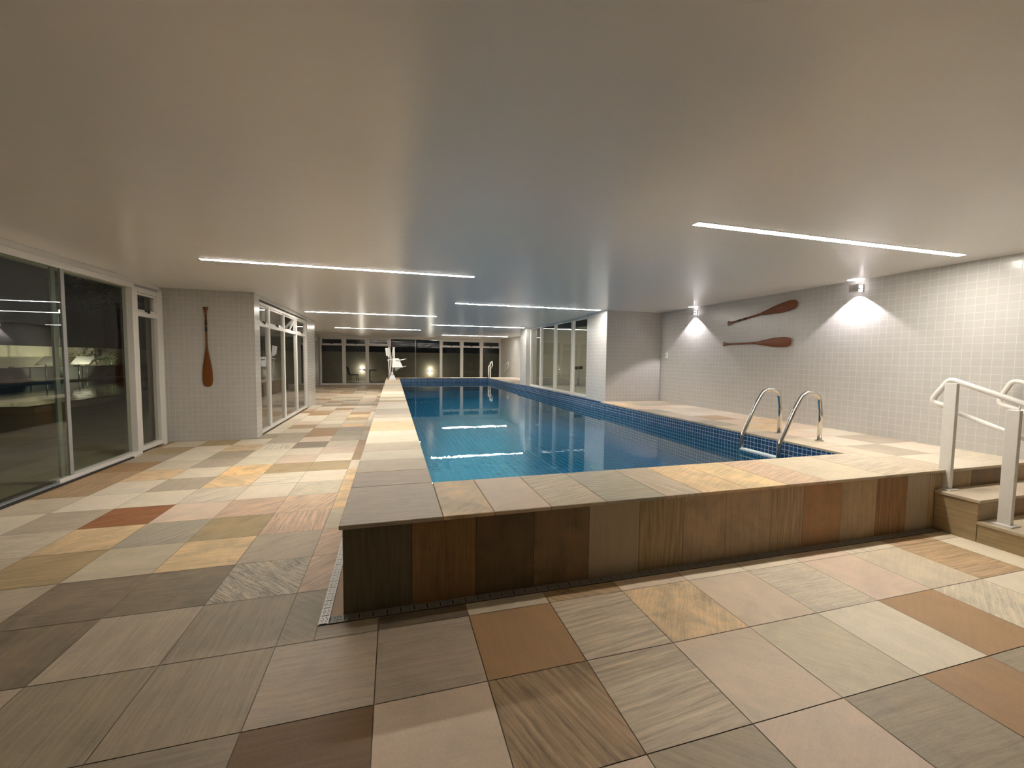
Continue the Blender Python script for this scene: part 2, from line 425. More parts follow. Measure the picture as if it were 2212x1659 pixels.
# ---- ceiling and walls
tag(MB().box((-3.80, -4.15, ZC), (6.10, 23.35, ZC+.12)).build('ceiling', CEIL), 'low flat satin ceiling over the pool hall', 'ceiling', kind='structure')
tag(MB().box((-3.80, -4.15, -.1), (6.10, -4.0, ZC)).build('wall_back', TILE), 'tiled wall behind the viewer', 'wall', kind='structure')
wl = MB().box((-3.78, -4, -.1), (-3.62, 2.5, ZC)).box((-3.78, -4, 2.41), (-3.60, 8.0, ZC))
wl.box((-3.78, 8.0, -.1), (-3.62, 8.2, ZC))
wl.box((-3.78, 13.95, -.1), (-3.62, 23.2, ZC))
tag(wl.build('wall_left', TILE), 'left side wall and header over the glass doors', 'wall', kind='structure')
wp = MB().box((-3.70, 8.19, -.1), (-2.30, 8.35, ZC))
wp.box((-2.42, 8.35, -.1), (-2.30, 8.49, ZC)).box((-2.42, 8.49, 2.47), (-2.30, 12.80, ZC)).box((-2.42, 12.80, -.1), (-2.30, 13.95, ZC))
wp.box((-3.70, 13.80, -.1), (-2.42, 13.95, ZC))
tag(wp.build('wall_left_pier', TILE), 'white tiled projecting pier on the left holding four tall windows', 'wall', kind='structure')
tag(MB().box((XR, -4, -.1), (6.10, 8.33, ZC)).box((XR, 14.83, -.1), (6.10, 23.2, ZC)).build('wall_right', TILE),
    'long white tiled wall on the right with paddles and sconces', 'wall', kind='structure')
wb = MB().box((4.56, 8.33, -.1), (6.10, 8.50, ZC)).box((4.56, 8.50, -.1), (4.95, 9.31, ZC))
wb.box((4.56, 14.62, -.1), (6.10, 14.83, ZC)).box((4.56, 14.15, -.1), (4.95, 14.62, ZC)).box((4.56, 9.31, -.1), (4.95, 14.15, .50))
tag(wb.build('wall_bay', TILE), 'white tiled bay with two pilasters flanking tall glass panels at the pool edge', 'wall', kind='structure')
tag(MB().box((-3.80, 23.17, 2.46), (6.10, 23.35, ZC)).build('wall_far', WHITE), 'narrow white header above the far windows', 'wall', kind='structure')
# room behind the bay glass
gy = MB().box((4.95, 14.55, .40), (9.1, 14.62, ZC)).box((9.0, 8.5, .40), (9.1, 14.62, ZC)).box((6.10, 8.40, .40), (9.1, 8.50, ZC))
gy.box((4.95, 8.5, .40), (9.1, 14.62, .50)).box((4.95, 8.5, ZC), (9.1, 14.62, ZC+.1))
tag(gy.build('wall_gym', PLASTER), 'beige walls of the room seen through the bay glass', 'wall', kind='structure')

# ---- windows and doors
def window(n, axis, at, a0, a1, z0, z1, label, transom=None, depth=.07, frame=.045, mat=WHITE, glass=GLASS, latch=True, open_sash=False, inward=1, group=None, name='window'):
    """axis 'x': pane in the plane x=at spanning y; axis 'y': pane in the plane y=at spanning x"""
    o = empty(f'{name}_{n}')
    tag(o, label, name, group, 'structure')
    d = depth/2
    def bx(mb, s0, s1, q0, q1, dd=d, off=0):
        if axis == 'x': mb.box((at-dd+off, s0, q0), (at+dd+off, s1, q1))
        else: mb.box((s0, at-dd+off, q0), (s1, at+dd+off, q1))
    f = MB()
    bx(f, a0, a0+frame, z0, z1); bx(f, a1-frame, a1, z0, z1); bx(f, a0+frame, a1-frame, z0, z0+frame); bx(f, a0+frame, a1-frame, z1-frame, z1)
    if transom: bx(f, a0+frame, a1-frame, transom-.035, transom+.035)
    f.build('frame', mat, o, bevel=.004)
    g = MB(); bx(g, a0+frame-.005, a1-frame+.005, z0+frame-.005, (transom-.03) if transom else z1-frame+.005, .003)
    g.build('glass_pane', glass, o)
    if transom:
        s = MB(); t0, t1 = transom+.038, z1-frame-.003; s0, s1 = a0+frame+.003, a1-frame-.003; w = .028
        for q in ((s0, s0+w, t0, t1), (s1-w, s1, t0, t1), (s0+w, s1-w, t0, t0+w), (s0+w, s1-w, t1-w, t1)):
            bx(s, *q, dd=d*.6)
        sash = s.build('vent_sash', mat, o, bevel=.003)
        g2 = MB(); bx(g2, s0+w-.003, s1-w+.003, t0+w-.003, t1-w+.003, .003); g2.build('vent_pane', glass, sash)
        if latch:
            c = (s0+s1)/2; lt = MB()
            bx(lt, c-.05, c+.05, t0+.004, t0+.03, dd=.012, off=inward*(d*.6+.012)); bx(lt, c-.018, c+.018, t0-.02, t0+.02, dd=.010, off=inward*(d*.6+.03))
            lt.build('latch', BLACKP, sash, bevel=.004)
        if open_sash:   # top-hung vent tipped outwards
            h = Vector((at, 0, t1)) if axis == 'x' else Vector((0, at, t1))
            sash.matrix_local = Matrix.Translation(h) @ Matrix.Rotation(.38, 4, 'Y') @ Matrix.Translation(-h)
    return o

# left row of windows in the pier
for k, (a, b) in enumerate([(8.49, 9.20), (9.20, 10.36), (10.36, 11.60), (11.60, 12.80)]):
    window(k+1, 'x', -2.36, a, b, .02, 2.44, ['nearest tall window of the left pier, beside the tiled corner', 'second tall window of the left pier with closed vent', 'third tall window of the left pier with its top vent tipped open', 'farthest tall window of the left pier'][k],
           transom=2.03, frame=.055, open_sash=(k == 2), group='tall windows of the left pier')
# narrow light beside the sliding door
window(5, 'x', -3.60, 7.28, 7.93, .03, 2.43, 'narrow white framed window between the sliding glass door and the paddle wall', transom=2.05, frame=.07, depth=.09)
# far wall
xs = [(-3.60, -2.44), (-2.44, -1.30), (-1.30, -.16)]
for k, (a, b) in enumerate(xs):
    window(6+k, 'y', 23.2, a, b, .0, 2.48, ['leftmost window of the far wall beside the security camera', 'second window from the left in the far wall, by the outdoor chair', 'third far window, just left of the pool lift'][k], transom=2.08, frame=.085 if k else .09, inward=-1, group='far wall windows')
for k, (a, b) in enumerate([(2.54, 3.70), (3.70, 4.82), (4.82, 5.95)]):
    window(9+k, 'y', 23.2, a, b, .0, 2.47, ['far window just right of the big dark glass doors', 'middle one of the three windows at the far right', 'far right window behind the white post rail, next to the tiled wall'][k], transom=2.08, frame=.085, inward=-1, group='far wall windows')
d = tag(empty('door_2'), 'wide dark glass sliding doors in the middle of the far wall', 'door', None, 'structure')
MB().box((-.16, 23.15, 2.43), (2.54, 23.25, 2.48)).box((-.16, 23.15, 0), (2.54, 23.25, .05)).box((-.16, 23.15, .05), (-.10, 23.25, 2.43)).box((2.48, 23.15, .05), (2.54, 23.25, 2.43)).build('frame', WHITE, d, bevel=.004)
MB().box((-.10, 23.19, .05), (1.19, 23.198, 2.43)).build('glass_leaf', GLASS, d)
MB().box((1.16, 23.205, .05), (2.48, 23.213, 2.43)).build('glass_leaf', GLASS, d)
MB().box((1.155, 23.186, .05), (1.195, 23.202, 2.43)).build('meeting_stile', GREYAL, d)
# left sliding door
d = tag(empty('door_1'), 'big sliding glass doors in the left wall looking out on the night garden', 'door', None, 'structure')
f = MB().box((-3.68, 2.5, 2.40), (-3.555, 7.28, 2.47)).box((-3.66, 7.19, .03), (-3.54, 7.28, 2.40)).box((-3.66, 2.5, 0), (-3.56, 2.56, 2.40))
f.box((-3.70, 2.5, 2.47), (-3.575, 8.0, ZC)).box((-3.66, 7.93, 0), (-3.56, 8.03, 2.47))
f.build('frame', WHITE, d, bevel=.004)
MB().box((-3.65, 5.70, .0), (-3.535, 7.28, .06)).build('sill_rail', WHITE, d, bevel=.004)
MB().box((-3.665, 2.5, .001), (-3.60, 5.70, .035)).box((-3.53, 2.5, .001), (-3.50, 7.0, .02)).build('floor_track', DARKM, d)
MB().box((-3.60, 2.5, .001), (-3.53, 5.70, .028)).build('track_rib', GREYAL, d)
MB().box((-3.622, 5.84, .06), (-3.614, 7.19, 2.40)).build('fixed_glass', GLASSD, d)
MB().box((-3.574, 2.56, .036), (-3.566, 5.93, 2.40)).build('sliding_glass', GLASSH, d)
MB().box((-3.582, 5.90, .036), (-3.558, 5.955, 2.40)).build('edge_stile', GREYAL, d, bevel=.003)
MB().box((-3.63, 5.84, .06), (-3.606, 5.90, 2.40)).build('edge_stile', GREYAL, d, bevel=.003)
# bay glazing beside the pool
ys = [9.31, 10.58, 11.86, 13.10, 14.15]
for k in range(4):
    window(12+k, 'x', 4.77, ys[k], ys[k+1], .50, ZC, ['nearest tall glass panel of the bay, next to the near pilaster', 'second tall glass panel of the bay over the pool', 'third tall glass panel of the bay over the pool', 'farthest tall glass panel of the bay by the far pilaster'][k],
           frame=.05, depth=.09, mat=WHITE if k != 1 else WHITE, group='bay glass panels', latch=False)

# ------------------------------------------------------------------ pool
pool = tag(empty('swimming_pool', (2, 2.42, 0)), 'raised indoor swimming pool of blue tiles with stone clad front and stone rim', 'pool')
pool.location = (0, 0, 0)
# cladding
cl = Slabs()
zt = H-.025
fr = [(-.277,.10,'wgreen'),(.10,.479,'wochre'),(.479,.85,'wdark'),(.85,1.234,'wbrown'),(1.234,1.612,'wgrey'),(1.612,1.967,'wtan'),(1.967,2.33,'wpink'),(2.33,2.75,'wpink'),(2.75,3.07,'wtan'),(3.07,3.47,'worange'),(3.47,3.86,'wpink'),(3.86,4.22,'wstripe'),(4.22,4.50,'wgrey'),(4.50,4.60,'wtan'),(4.60,5.05,'wtan'),(5.05,5.52,'wbrown'),(5.52,5.945,'wpink')]
for a, b, k in fr:
    cl.box((a, OY0, -.002), (b, OY0+.03, zt-.001), k, ang=PI/2)
y = OY0+.03
while y < OY1-.03:
    y2 = min(y+.385, OY1-.03)
    cl.box((OX0, y, -.002), (OX0+.03, y2, zt-.001), rng.choice(['wgreen', 'wochre', 'wbrown', 'wgrey', 'wtan', 'wpink', 'worange']), ang=PI/2); y = y2
cl.build('stone_cladding', pool)
MB().box((OX0+.03, OY0+.03, -.6), (PX0-.01, OY1, zt-.002)).box((PX0-.01, OY0+.03, -.6), (XR, PY0-.01, zt-.002)).box((PX0-.01, PY1+.01, -.6), (XR, OY1, zt-.002)).box((PX1+.01, PY0-.01, -.6), (4.56, PY1+.01, zt-.002)).box((4.56, PY0-.01, -.6), (XR, 8.33, zt-.002)).box((4.56, 14.83, -.6), (XR, PY1+.01, zt-.002)).build('basin_wall', PLASTER, pool)
# rim
cp = Slabs(1.0)
OV = .018
cp.box((OX0-OV, OY0-OV, zt), (PX0, PY0, H), 'grey')
for a, b, k, g in [(.28,.59,'ochrevein',.9),(.59,.96,'pink',.7),(.96,1.35,'streak',.35),(1.35,1.80,'greystreak',0),(1.80,2.11,'streak',PI/2+.25),(2.11,2.50,'ochre',.6),(2.50,2.88,'ochre',.5),(2.88,3.30,'pinkstreak',.4),(3.30,3.94,'beige',.3),(3.94,4.60,'streak',.2)]:
    cp.box((a, OY0-OV, zt), (b, PY0, H), k, ang=g)
y = PY0; seq = ['grey', 'beige', 'light', 'beige', 'light', 'light', 'ochre', 'ochre', 'light', 'beige', 'grey', 'grey']
n = 0
while y < OY1:
    y2 = min(y+.396, OY1)
    cp.box((OX0-OV, y, zt), (PX0, y2, H), seq[n] if n < len(seq) else rng.choice(['light', 'light', 'beige', 'streak', 'grey', 'olive', 'ochre', 'pink']), ang=rng.uniform(-.12, .12)); y = y2; n += 1
x = PX0
while x < 4.6:
    x2 = min(x+.40, 4.6); cp.box((x, PY1, zt), (x2, OY1, H), rng.choice(COMMON)); x = x2
cp.build('stone_rim', pool, bevel=.005)
# lining
MB().box((PX0-.012, PY0-.012, -.6), (PX0, PY1, zt)).box((PX1, PY0-.012, -.6), (PX1+.012, PY1, zt)).box((PX0-.012, PY0-.012, -.6), (PX1, PY0, zt)).box((PX0-.012, PY1, -.6), (PX1+.012, PY1+.012, zt)).box((PX1, 8.33, zt-.01), (4.565, 14.83, H)).build('tile_lining', POOLT, pool)
MB().box((PX0-.012, PY0-.012, -.20), (PX1+.012, PY1+.012, -.10)).build('tiled_bottom', POOLF, pool)
w = MB(); vs = [w.bm.verts.new(p) for p in ((PX0, PY0, .31), (PX1, PY0, .31), (PX1, PY1, .31), (PX0, PY1, .31))]; w.bm.faces.new(vs)
w.build('water', WATER, pool)
# deck along the right wall
for (ya, yb) in ((OY0-OV, 8.33), (14.83, OY1)):
    dk = Slabs(.98)
    y = ya
    kk = {0: ('streak', 'light', 'lightvein'), 1: ('beige', 'grey', 'light'), 2: ('beige', 'light', 'grey'), 3: ('grey', 'pink', 'light'), 4: ('beige', 'ochre', 'pink'), 5: ('greystreak', 'pink', 'ochre'), 6: ('grey', 'tanstreak', 'pink'), 7: ('beige', 'light', 'light')}
    n = 0
    while y < yb-.01:
        y2 = min(y+.495, yb)
        a, b, c = kk.get(n, (0, 0, 0)) if ya < 5 else (0, 0, 0)
        x00 = 4.60 if y2 <= PY0-.05 and ya < 5 else PX1
        if y < PY0 < y2 and ya < 5: x00 = 4.60
        dk.box((x00, y, zt), (4.86, y2, H), a or rng.choice(COMMON)); dk.box((4.86, y, zt), (5.36, y2, H), b or rng.choice(COMMON)); dk.box((5.36, y, zt), (5.945, y2, H), c or rng.choice(COMMON))
        if y < PY0 < y2 and ya < 5: dk.box((PX1, PY0, zt), (4.60, y2, H), a or 'beige')
        y = y2; n += 1
    dk.build('deck_paving', pool, bevel=.003)

# ---- steps
def steps(name, y_edge, sgn, label):
    t = tag(empty(name), label, 'steps')
    for k, (z1, d0, d1) in enumerate(((.347, 0, .285), (.173, .285, .575))):
        s = Slabs(1.0)
        ya, yb = y_edge+sgn*d0, y_edge+sgn*d1
        lo, hi = min(ya, yb), max(ya, yb)
        z0 = -.002
        for a, b, kd, kr in ((4.555, 5.05, 'beige', 'olive'), (5.05, 5.52, 'pink', 'tan'), (5.52, 5.945, 'light', 'beige')):
            s.box((a+(.0 if a > 4.6 else .012), lo+(.0), z0), (b, hi, z1-.025), kr, ang=0)
            s.box((a, (lo-.012 if sgn < 0 else lo), z1-.025), (b, (hi if sgn < 0 else hi+.012), z1), kd)
        s.build('step', t, bevel=.003)
    return t
steps('stone_steps', OY0-.002, -1, 'short flight of stone steps down from the pool deck at the right wall')
steps('stone_steps', OY1+.002, 1, 'stone steps at the far end of the pool behind the far white post rail')

# ---- drains
def grate(name, x0, y0, x1, y1, label, mat):
    t = tag(empty(name, (x0, y0, 0)), label, 'drain')
    t.location = (0, 0, 0)
    along_y = (y1-y0) > (x1-x0)
    Lh = (y1-y0) if along_y else (x1-x0); Wd = (x1-x0) if along_y else (y1-y0)
    c = .0075
    nl, nw = int(Lh/c), 8
    cw = Wd/nw
    bm = bmesh.new(); grid = {}
    def V(i, j):
        if (i, j) not in grid:
            a, b = min(i*c, Lh), j*cw
            grid[(i, j)] = bm.verts.new((x0+b, y0+a, .006) if along_y else (x0+a, y0+b, .006))
        return grid[(i, j)]
    for i in range(nl):
        for j in range(nw):
            m = i % 10
            hole = 1 <= j <= 6 and ((m == 0) or (m in (3, 7) and j in (2, 5)) or (m == 5 and j in (1, 3, 6)))
            if hole: continue
            bm.faces.new((V(i, j), V(i+1, j), V(i+1, j+1), V(i, j+1)))
    bmesh.ops.recalc_face_normals(bm, faces=bm.faces)
    for f in bm.faces:
        if f.normal.z < 0: f.normal_flip()
    me = bpy.data.meshes.new('grate'); bm.to_mesh(me); bm.free(); me.materials.append(mat)
    g = bpy.data.objects.new('grate', me); COL.objects.link(g); g.parent = t
    sm = g.modifiers.new('thickness', 'SOLIDIFY'); sm.thickness = .003; sm.offset = -1
    MB().box((x0, y0, -.002), (x1, y1, .001)).build('channel', DARKM, t)
grate('floor_drain', DX0, DY0, DX1, 20.3, 'white slotted drain strip running along the long left side of the pool', plain('clean_white_grate', (.90, .88, .83), .35))
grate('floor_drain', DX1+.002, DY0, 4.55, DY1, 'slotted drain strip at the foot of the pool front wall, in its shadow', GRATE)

# ---- pool ladder
lad = tag(empty('pool_ladder'), 'polished steel pool ladder with two arched rails at the right rim', 'ladder')
treads = []
for yy in (4.208, 3.675):
    pts = fillet([(4.84, yy, H), (4.84, yy, .86), (4.80, yy, 1.085), (4.56, yy, 1.09), (4.44, yy, .90), (4.25, yy, .52), (4.235, yy, .40), (4.235, yy, -.08)], .13, 8)
    rail = MB().tube(pts, .0245, 18).build('rail', STEEL, lad)
    MB().cyl((4.84, yy, H), (4.84, yy, H+.012), .047, 28).build('floor_flange', STEEL, rail, bevel=.003)
for z in (.335, .10):
    MB().box((4.20, 3.69, z), (4.29, 4.195, z+.025)).build('tread', plain('ladder_tread_plastic', (.55, .62, .62), .5), lad, bevel=.006)

# ---- white stair rails
def stair_rail(y_edge, sgn, label):
    t = tag(empty('post_handrail'), label, 'handrail')
    F = lambda y: y_edge+sgn*(2.424-y)     # near layout mirrored for the far end
    for (ya, yb, z0, z1, nm) in ((2.375, 2.458, .347, 1.282, 'post'), (1.99, 2.068, .173, 1.093, 'post')):
        a, b = sorted((F(ya), F(yb)))
        p = MB().box((4.66, a, z0+.008), (4.70, b, z1)).build(nm, WHITE2, t, bevel=.003)
        MB().box((4.62, a-.025, z0), (4.74, b+.025, z0+.01)).build('base_plate', WHITE2, p, bevel=.002)
    X = 4.755
    up = fillet([(X, F(2.462), 1.06), (X, F(2.60), 1.105), (X, F(2.475), 1.315), (X, F(1.93), 1.11), (X, F(1.70), 1.0)], .05, 8)
    MB().tube(up, .0225, 16).build('top_rail', WHITE2, t)
    MB().tube([(X, F(2.40), 1.02), (X, F(1.70), .765)], .0195, 16).build('lower_rail', WHITE2, t)
    for (yy, zz) in ((2.41, 1.285), (2.03, 1.135), (2.41, 1.00), (2.03, .87)):
        MB().tube([(4.70, F(yy), zz-.05), (4.735, F(yy), zz-.05), (X, F(yy), zz-.005)], .007, 8).build('bracket', WHITE2, t)
    return t
stair_rail(2.424, -1, 'white two-post stair handrail at the near stone steps')
stair_rail(20.30, 1, 'small white post handrail standing at the far end of the pool')

def wall_rail(y_edge, sgn, label):
    t = tag(empty('wall_handrail'), label, 'handrail')
    F = lambda y: y_edge+sgn*(2.424-y)
    X = 5.84
    pts = fillet([(X, F(1.45), .93), (X, F(2.56), 1.30), (X, F(2.66), 1.06), (X, F(1.45), .66)], .06, 8)
    MB().tube(pts, .0215, 16).build('rail_loop', WHITE2, t)
    for yy, z in ((2.36, 1.23), (1.75, 1.03), (2.36, .96), (1.75, .76)):
        MB().tube([(XR, F(yy), z-.05), (5.87, F(yy), z-.05), (X, F(yy), z-.01)], .007, 8).build('bracket', WHITE2, t)
        MB().cyl((XR-.001, F(yy), z-.05), (XR-.012, F(yy), z-.05), .028, 18).build('wall_flange', WHITE2, t)
    return t
wall_rail(2.424, -1, 'looped white handrail fixed to the right wall beside the near steps')
wall_rail(20.30+1.0, 1, 'small looped white handrail on the far end of the right wall')

# ------------------------------------------------------------------ ceiling strip lights
def strip(n, x0, x1, y, label):
    t = tag(empty('linear_ceiling_light', ((x0+x1)/2, y, ZC)), label, 'ceiling light', 'recessed linear lights')
    hx = (x1-x0)/2; hw = .034
    MB().box((-hx, -hw, -.004), (hx, hw, .03)).build('diffuser', LED, t)
    MB().box((-hx-.006, -hw-.008, -.003), (-hx, hw+.008, .02)).box((hx, -hw-.008, -.003), (hx+.006, hw+.008, .02)).box((-hx, -hw-.008, -.003), (hx, -hw, .02)).box((-hx, hw, -.003), (hx, hw+.008, .02)).build('trim_frame', WHITE, t)
for n, (a, b, y, l) in enumerate([
    (2.33, 5.53, 2.86, 'nearest linear ceiling light on the right, above the steps'),
    (-2.10, 1.055, 5.60, 'nearest linear ceiling light on the left, above the stone floor'),
    (1.21, 4.40, 8.38, 'second right linear ceiling light, ending at the near pilaster'),
    (-2.05, 1.11, 11.20, 'second left linear ceiling light, opposite the pier windows'),
    (1.22, 4.45, 14.05, 'third right linear ceiling light, ending at the far pilaster'),
    (-2.08, 1.06, 16.90, 'third left linear ceiling light, before the far windows'),
    (2.27, 5.48, 20.05, 'farthest linear ceiling light, above the far end of the pool')]):
    strip(n, a, b, y, l)

# ------------------------------------------------------------------ wall sconces
def sconce(y, label, watts=66):
    t = tag(empty('wall_sconce', (XR, y, 2.43)), label, 'wall lamp', 'wall sconces on the right wall')
    MB().box((-.012, -.058, -.05), (0, .058, .05)).build('back_plate', CHROME, t, bevel=.002)
    MB().box((-.105, -.058, -.05), (-.093, .058, .05)).build('front_plate', CHROME, t, bevel=.002)
    MB().box((-.093, -.012, -.012), (-.012, .012, .012)).build('bridge', CHROME, t, bevel=.002)
    for s in (-1, 1):
        MB().cyl((-.056, 0, s*.012), (-.056, 0, s*.034), .017, 18).build('lamp', LAMP, t)
        MB().cyl((-.052, 0, s*.056), (-.052, 0, s*.062), .04, 24).build('lens', GLASS, t)
    for s in (-1, 1):
        ld = bpy.data.lights.new('sconce_spot', 'SPOT'); ld.energy = watts*(1 if s < 0 else .6); ld.color = (1, .91, 1)
        ld.spot_size = math.radians(106); ld.spot_blend = .22; ld.shadow_soft_size = .006
        lo = bpy.data.objects.new('sconce_spot', ld); COL.objects.link(lo); lo.parent = t
        lo.location = (-.07, 0, s*.045); lo.rotation_euler = (0 if s < 0 else PI, 0, 0)
sconce(4.10, 'wall sconce nearest the steps, throwing a light cone on the right wall')
sconce(7.20, 'wall sconce near the pilaster corner, left of the two paddles')
sconce(18.75, 'wall sconce glowing on the far end of the right wall', 80)

# ------------------------------------------------------------------ paddles
def paddle(loc, rot, label, tape, wood, Lp=1.34, bw=.155):
    """local z runs from blade tip (0) to grip (Lp); local y points away from the wall"""
    t = tag(empty('canoe_paddle', loc), label, 'paddle', 'wooden paddles hung on the walls')
    t.rotation_euler = rot
    k = Lp/1.34
    prof = [(0, .035, .008), (.01, .090, .009), (.03, .120, .010), (.07, .145, .011), (.14, .155, .012), (.24, .152, .013), (.34, .132, .015), (.44, .104, .018), (.52, .078, .021), (.60, .052, .024), (.66, .038, .027)]
    def ell(z, w, h, n=20): return [(math.cos(2*PI*i/n)*w/2*bw/.155, .024+math.sin(2*PI*i/n)*h/2, z*k) for i in range(n)]
    MB().rings([ell(*p) for p in prof]).build('blade', wood, t)
    MB().rings([ell(*p) for p in ((.66, .038, .027), (.72, .031, .029), (.90, .029, .029), (1.22, .030, .029))]).build('shaft', wood, t)
    MB().rings([ell(*p) for p in ((1.22, .030, .029), (1.26, .040, .030), (1.30, .062, .030), (1.33, .082, .028), (1.34, .080, .020))]).build('grip', GRIPW if tape < 2 else wood, t)
    if tape:
        for a, b in ((.93, 1.00), (1.04, 1.085), (1.10, 1.115)):
            MB().rings([ell(a, .0335, .0335), ell(b, .0335, .0335)]).build('tape_band', BLACKP, t)
    MB().cyl((0, -.004, .80*k), (0, .02, .80*k), .008, 10).build('wall_peg', STEEL, t)
paddle((-3.012, 8.19, .925), (0, 0, PI), 'vertical wooden paddle with black tape on the tiled pier at left', 2, WOOD, 1.335)
# on the right wall: local y -> -x (world), local z -> along the wall
def wall_paddle(y_tip, z_tip, y_grip, z_grip, label, tape):
    v = Vector((0, y_grip-y_tip, z_grip-z_tip)); Lp = v.length; v.normalize()
    yl = Vector((-1, 0, 0)); xl = yl.cross(v)
    m = Matrix((xl, yl, v)).transposed()
    paddle((XR, y_tip, z_tip), m.to_euler(), label, tape, WOOD2, Lp, .16)
wall_paddle(4.95, 2.345, 6.31, 2.14, 'upper slanting wooden paddle with dark taped shaft on the right wall', 1)
wall_paddle(5.02, 1.762, 6.40, 1.767, 'lower level wooden paddle on the right wall', 0)

# ---- switch and camera
sw = tag(empty('wall_switch', (XR, 8.10, 1.57)), 'small white switch plate on the right wall by the pilaster corner', 'switch')
MB().box((-.008, -.037, -.06), (0, .037, .06)).build('cover_plate', WHITE2, sw, bevel=.003)
MB().box((-.013, -.012, -.022), (-.008, .012, .022)).build('rocker', GREYAL, sw, bevel=.002)
sc = tag(empty('security_camera', (-3.62, 22.2, 2.30)), 'small white security camera on the left wall near the far windows', 'camera')
MB().box((0, -.05, -.05), (.03, .05, .05)).build('mount', WHITE2, sc, bevel=.006)
MB().tube([(.03, 0, 0), (.08, 0, -.02), (.09, 0, -.08)], .014, 10).build('arm', WHITE2, sc)
cb = MB().cyl((.09, .06, -.10), (.09, -.12, -.13), .038, 20).build('body', WHITE2, sc)
MB().cyl((.09, -.12, -.13), (.09, -.13, -.132), .03, 20).build('lens', BLACKP, cb)

# ------------------------------------------------------------------ pool lift
lf = tag(empty('pool_lift', (0, 18.45, H)), 'white pool lift with chair, mast and battery boxes on the left rim', 'pool lift')
LW = plain('lift_white', (.80, .78, .75), .4)
def P(x, z, y=0): return (x, y, z-H)
MB().hexa([(-.175, -.15, 0), (.125, -.15, 0), (.125, .15, 0), (-.175, .15, 0), (-.105, -.07, .18), (.045, -.07, .18), (.045, .07, .18), (-.105, .07, .18)]).build('base_cover', plain('lift_base_grey', (.62, .62, .68), .45), lf, bevel=.01)
MB().tube([P(-.03, .70), P(-.03, .78), P(-.03, .86)], [.05, .04, .026], 16).build('base_neck', LW, lf)
MB().tube([P(-.03, .84), P(.05, 1.30, .03), P(.035, 1.88, .05)], [.024, .034, .038], 16).build('mast', LW, lf)
MB().tube([P(.035, 1.86, .05), P(.035, 1.885, .05), P(.035, 1.90, .05)], [.045, .06, .045], 18).build('mast_cap', LW, lf, bevel=.004)
MB().tube([P(.01, 1.86, .02), P(-.05, 1.40, 0), P(-.115, .72, 0)], .012, 10).build('actuator', LW, lf)
MB().tube([P(.03, 1.55, .02), P(-.02, 1.10, 0)], .010, 8).build('brace', GREYAL, lf)
MB().tube([P(-.165, 1.88), P(-.12, 1.56), P(-.085, 1.30)], .026, 12).build('control_bar', LW, lf)
MB().tube([P(-.24, 1.335), P(-.15, 1.355), P(.0, 1.345)], .020, 12).build('cross_arm', LW, lf)
MB().tube([P(-.19, 1.34), P(-.165, 1.0), P(-.125, .70)], .012, 10).build('strut', LW, lf)
MB().tube([P(-.08, 1.34), P(-.12, 1.0), P(-.14, .72)], .010, 10).build('strut', LW, lf)
MB().hexa([P(-.275,1.52,-.07), P(-.215,1.52,-.07), P(-.215,1.52,.07), P(-.275,1.52,.07), P(-.315,1.84,-.07), P(-.245,1.85,-.07), P(-.245,1.85,.07), P(-.315,1.84,.07)]).build('battery_box', LW, lf, bevel=.01)
MB().hexa([P(-.205,1.45,-.06), P(-.155,1.47,-.06), P(-.155,1.47,.06), P(-.205,1.45,.06), P(-.235,1.85,-.06), P(-.19,1.86,-.06), P(-.19,1.86,.06), P(-.235,1.85,.06)]).build('battery_box', LW, lf, bevel=.01)
MB().tube([P(-.25, 1.45, -.04), P(-.26, 1.25, -.05), P(-.225, 1.19, -.05), P(-.20, 1.3, -.04)], .006, 8).build('cable', BLACKP, lf)
st = MB().hexa([P(-.045,1.06,-.20), P(.40,1.06,-.20), P(.40,1.075,-.16), P(-.045,1.075,-.16), P(-.01,1.42,-.14), P(.24,1.42,-.14), P(.24,1.42,-.10), P(-.01,1.42,-.10)]).build('seat_back', LW, lf, bevel=.03, seg=4)
MB().hexa([P(-.04,1.03,-.22), P(.40,1.03,-.22), P(.40,1.03,.22), P(-.04,1.03,.22), P(-.04,1.075,-.22), P(.41,1.075,-.22), P(.41,1.075,.22), P(-.04,1.075,.22)]).build('seat_pan', LW, lf, bevel=.015)
MB().hexa([P(.09,.90,-.1), P(.12,.90,-.1), P(.12,.90,.1), P(.09,.90,.1), P(.07,1.03,-.1), P(.36,1.03,-.1), P(.36,1.03,.1), P(.07,1.03,.1)]).build('seat_bracket', plain('lift_bracket_shade', (.60, .60, .55), .5), lf)
for s in (-1, 1):
    MB().tube(fillet([P(.10, 1.34, s*.19), P(.34, 1.345, s*.20), P(.545, 1.40, s*.20)], .05), .018, 10).build('armrest', LW, lf)
MB().tube(fillet([P(.38, 1.055, -.15), P(.53, 1.085, -.15), P(.53, 1.085, .15), P(.38, 1.055, .15)], .04), .016, 10).build('footrest_bar', LW, lf)

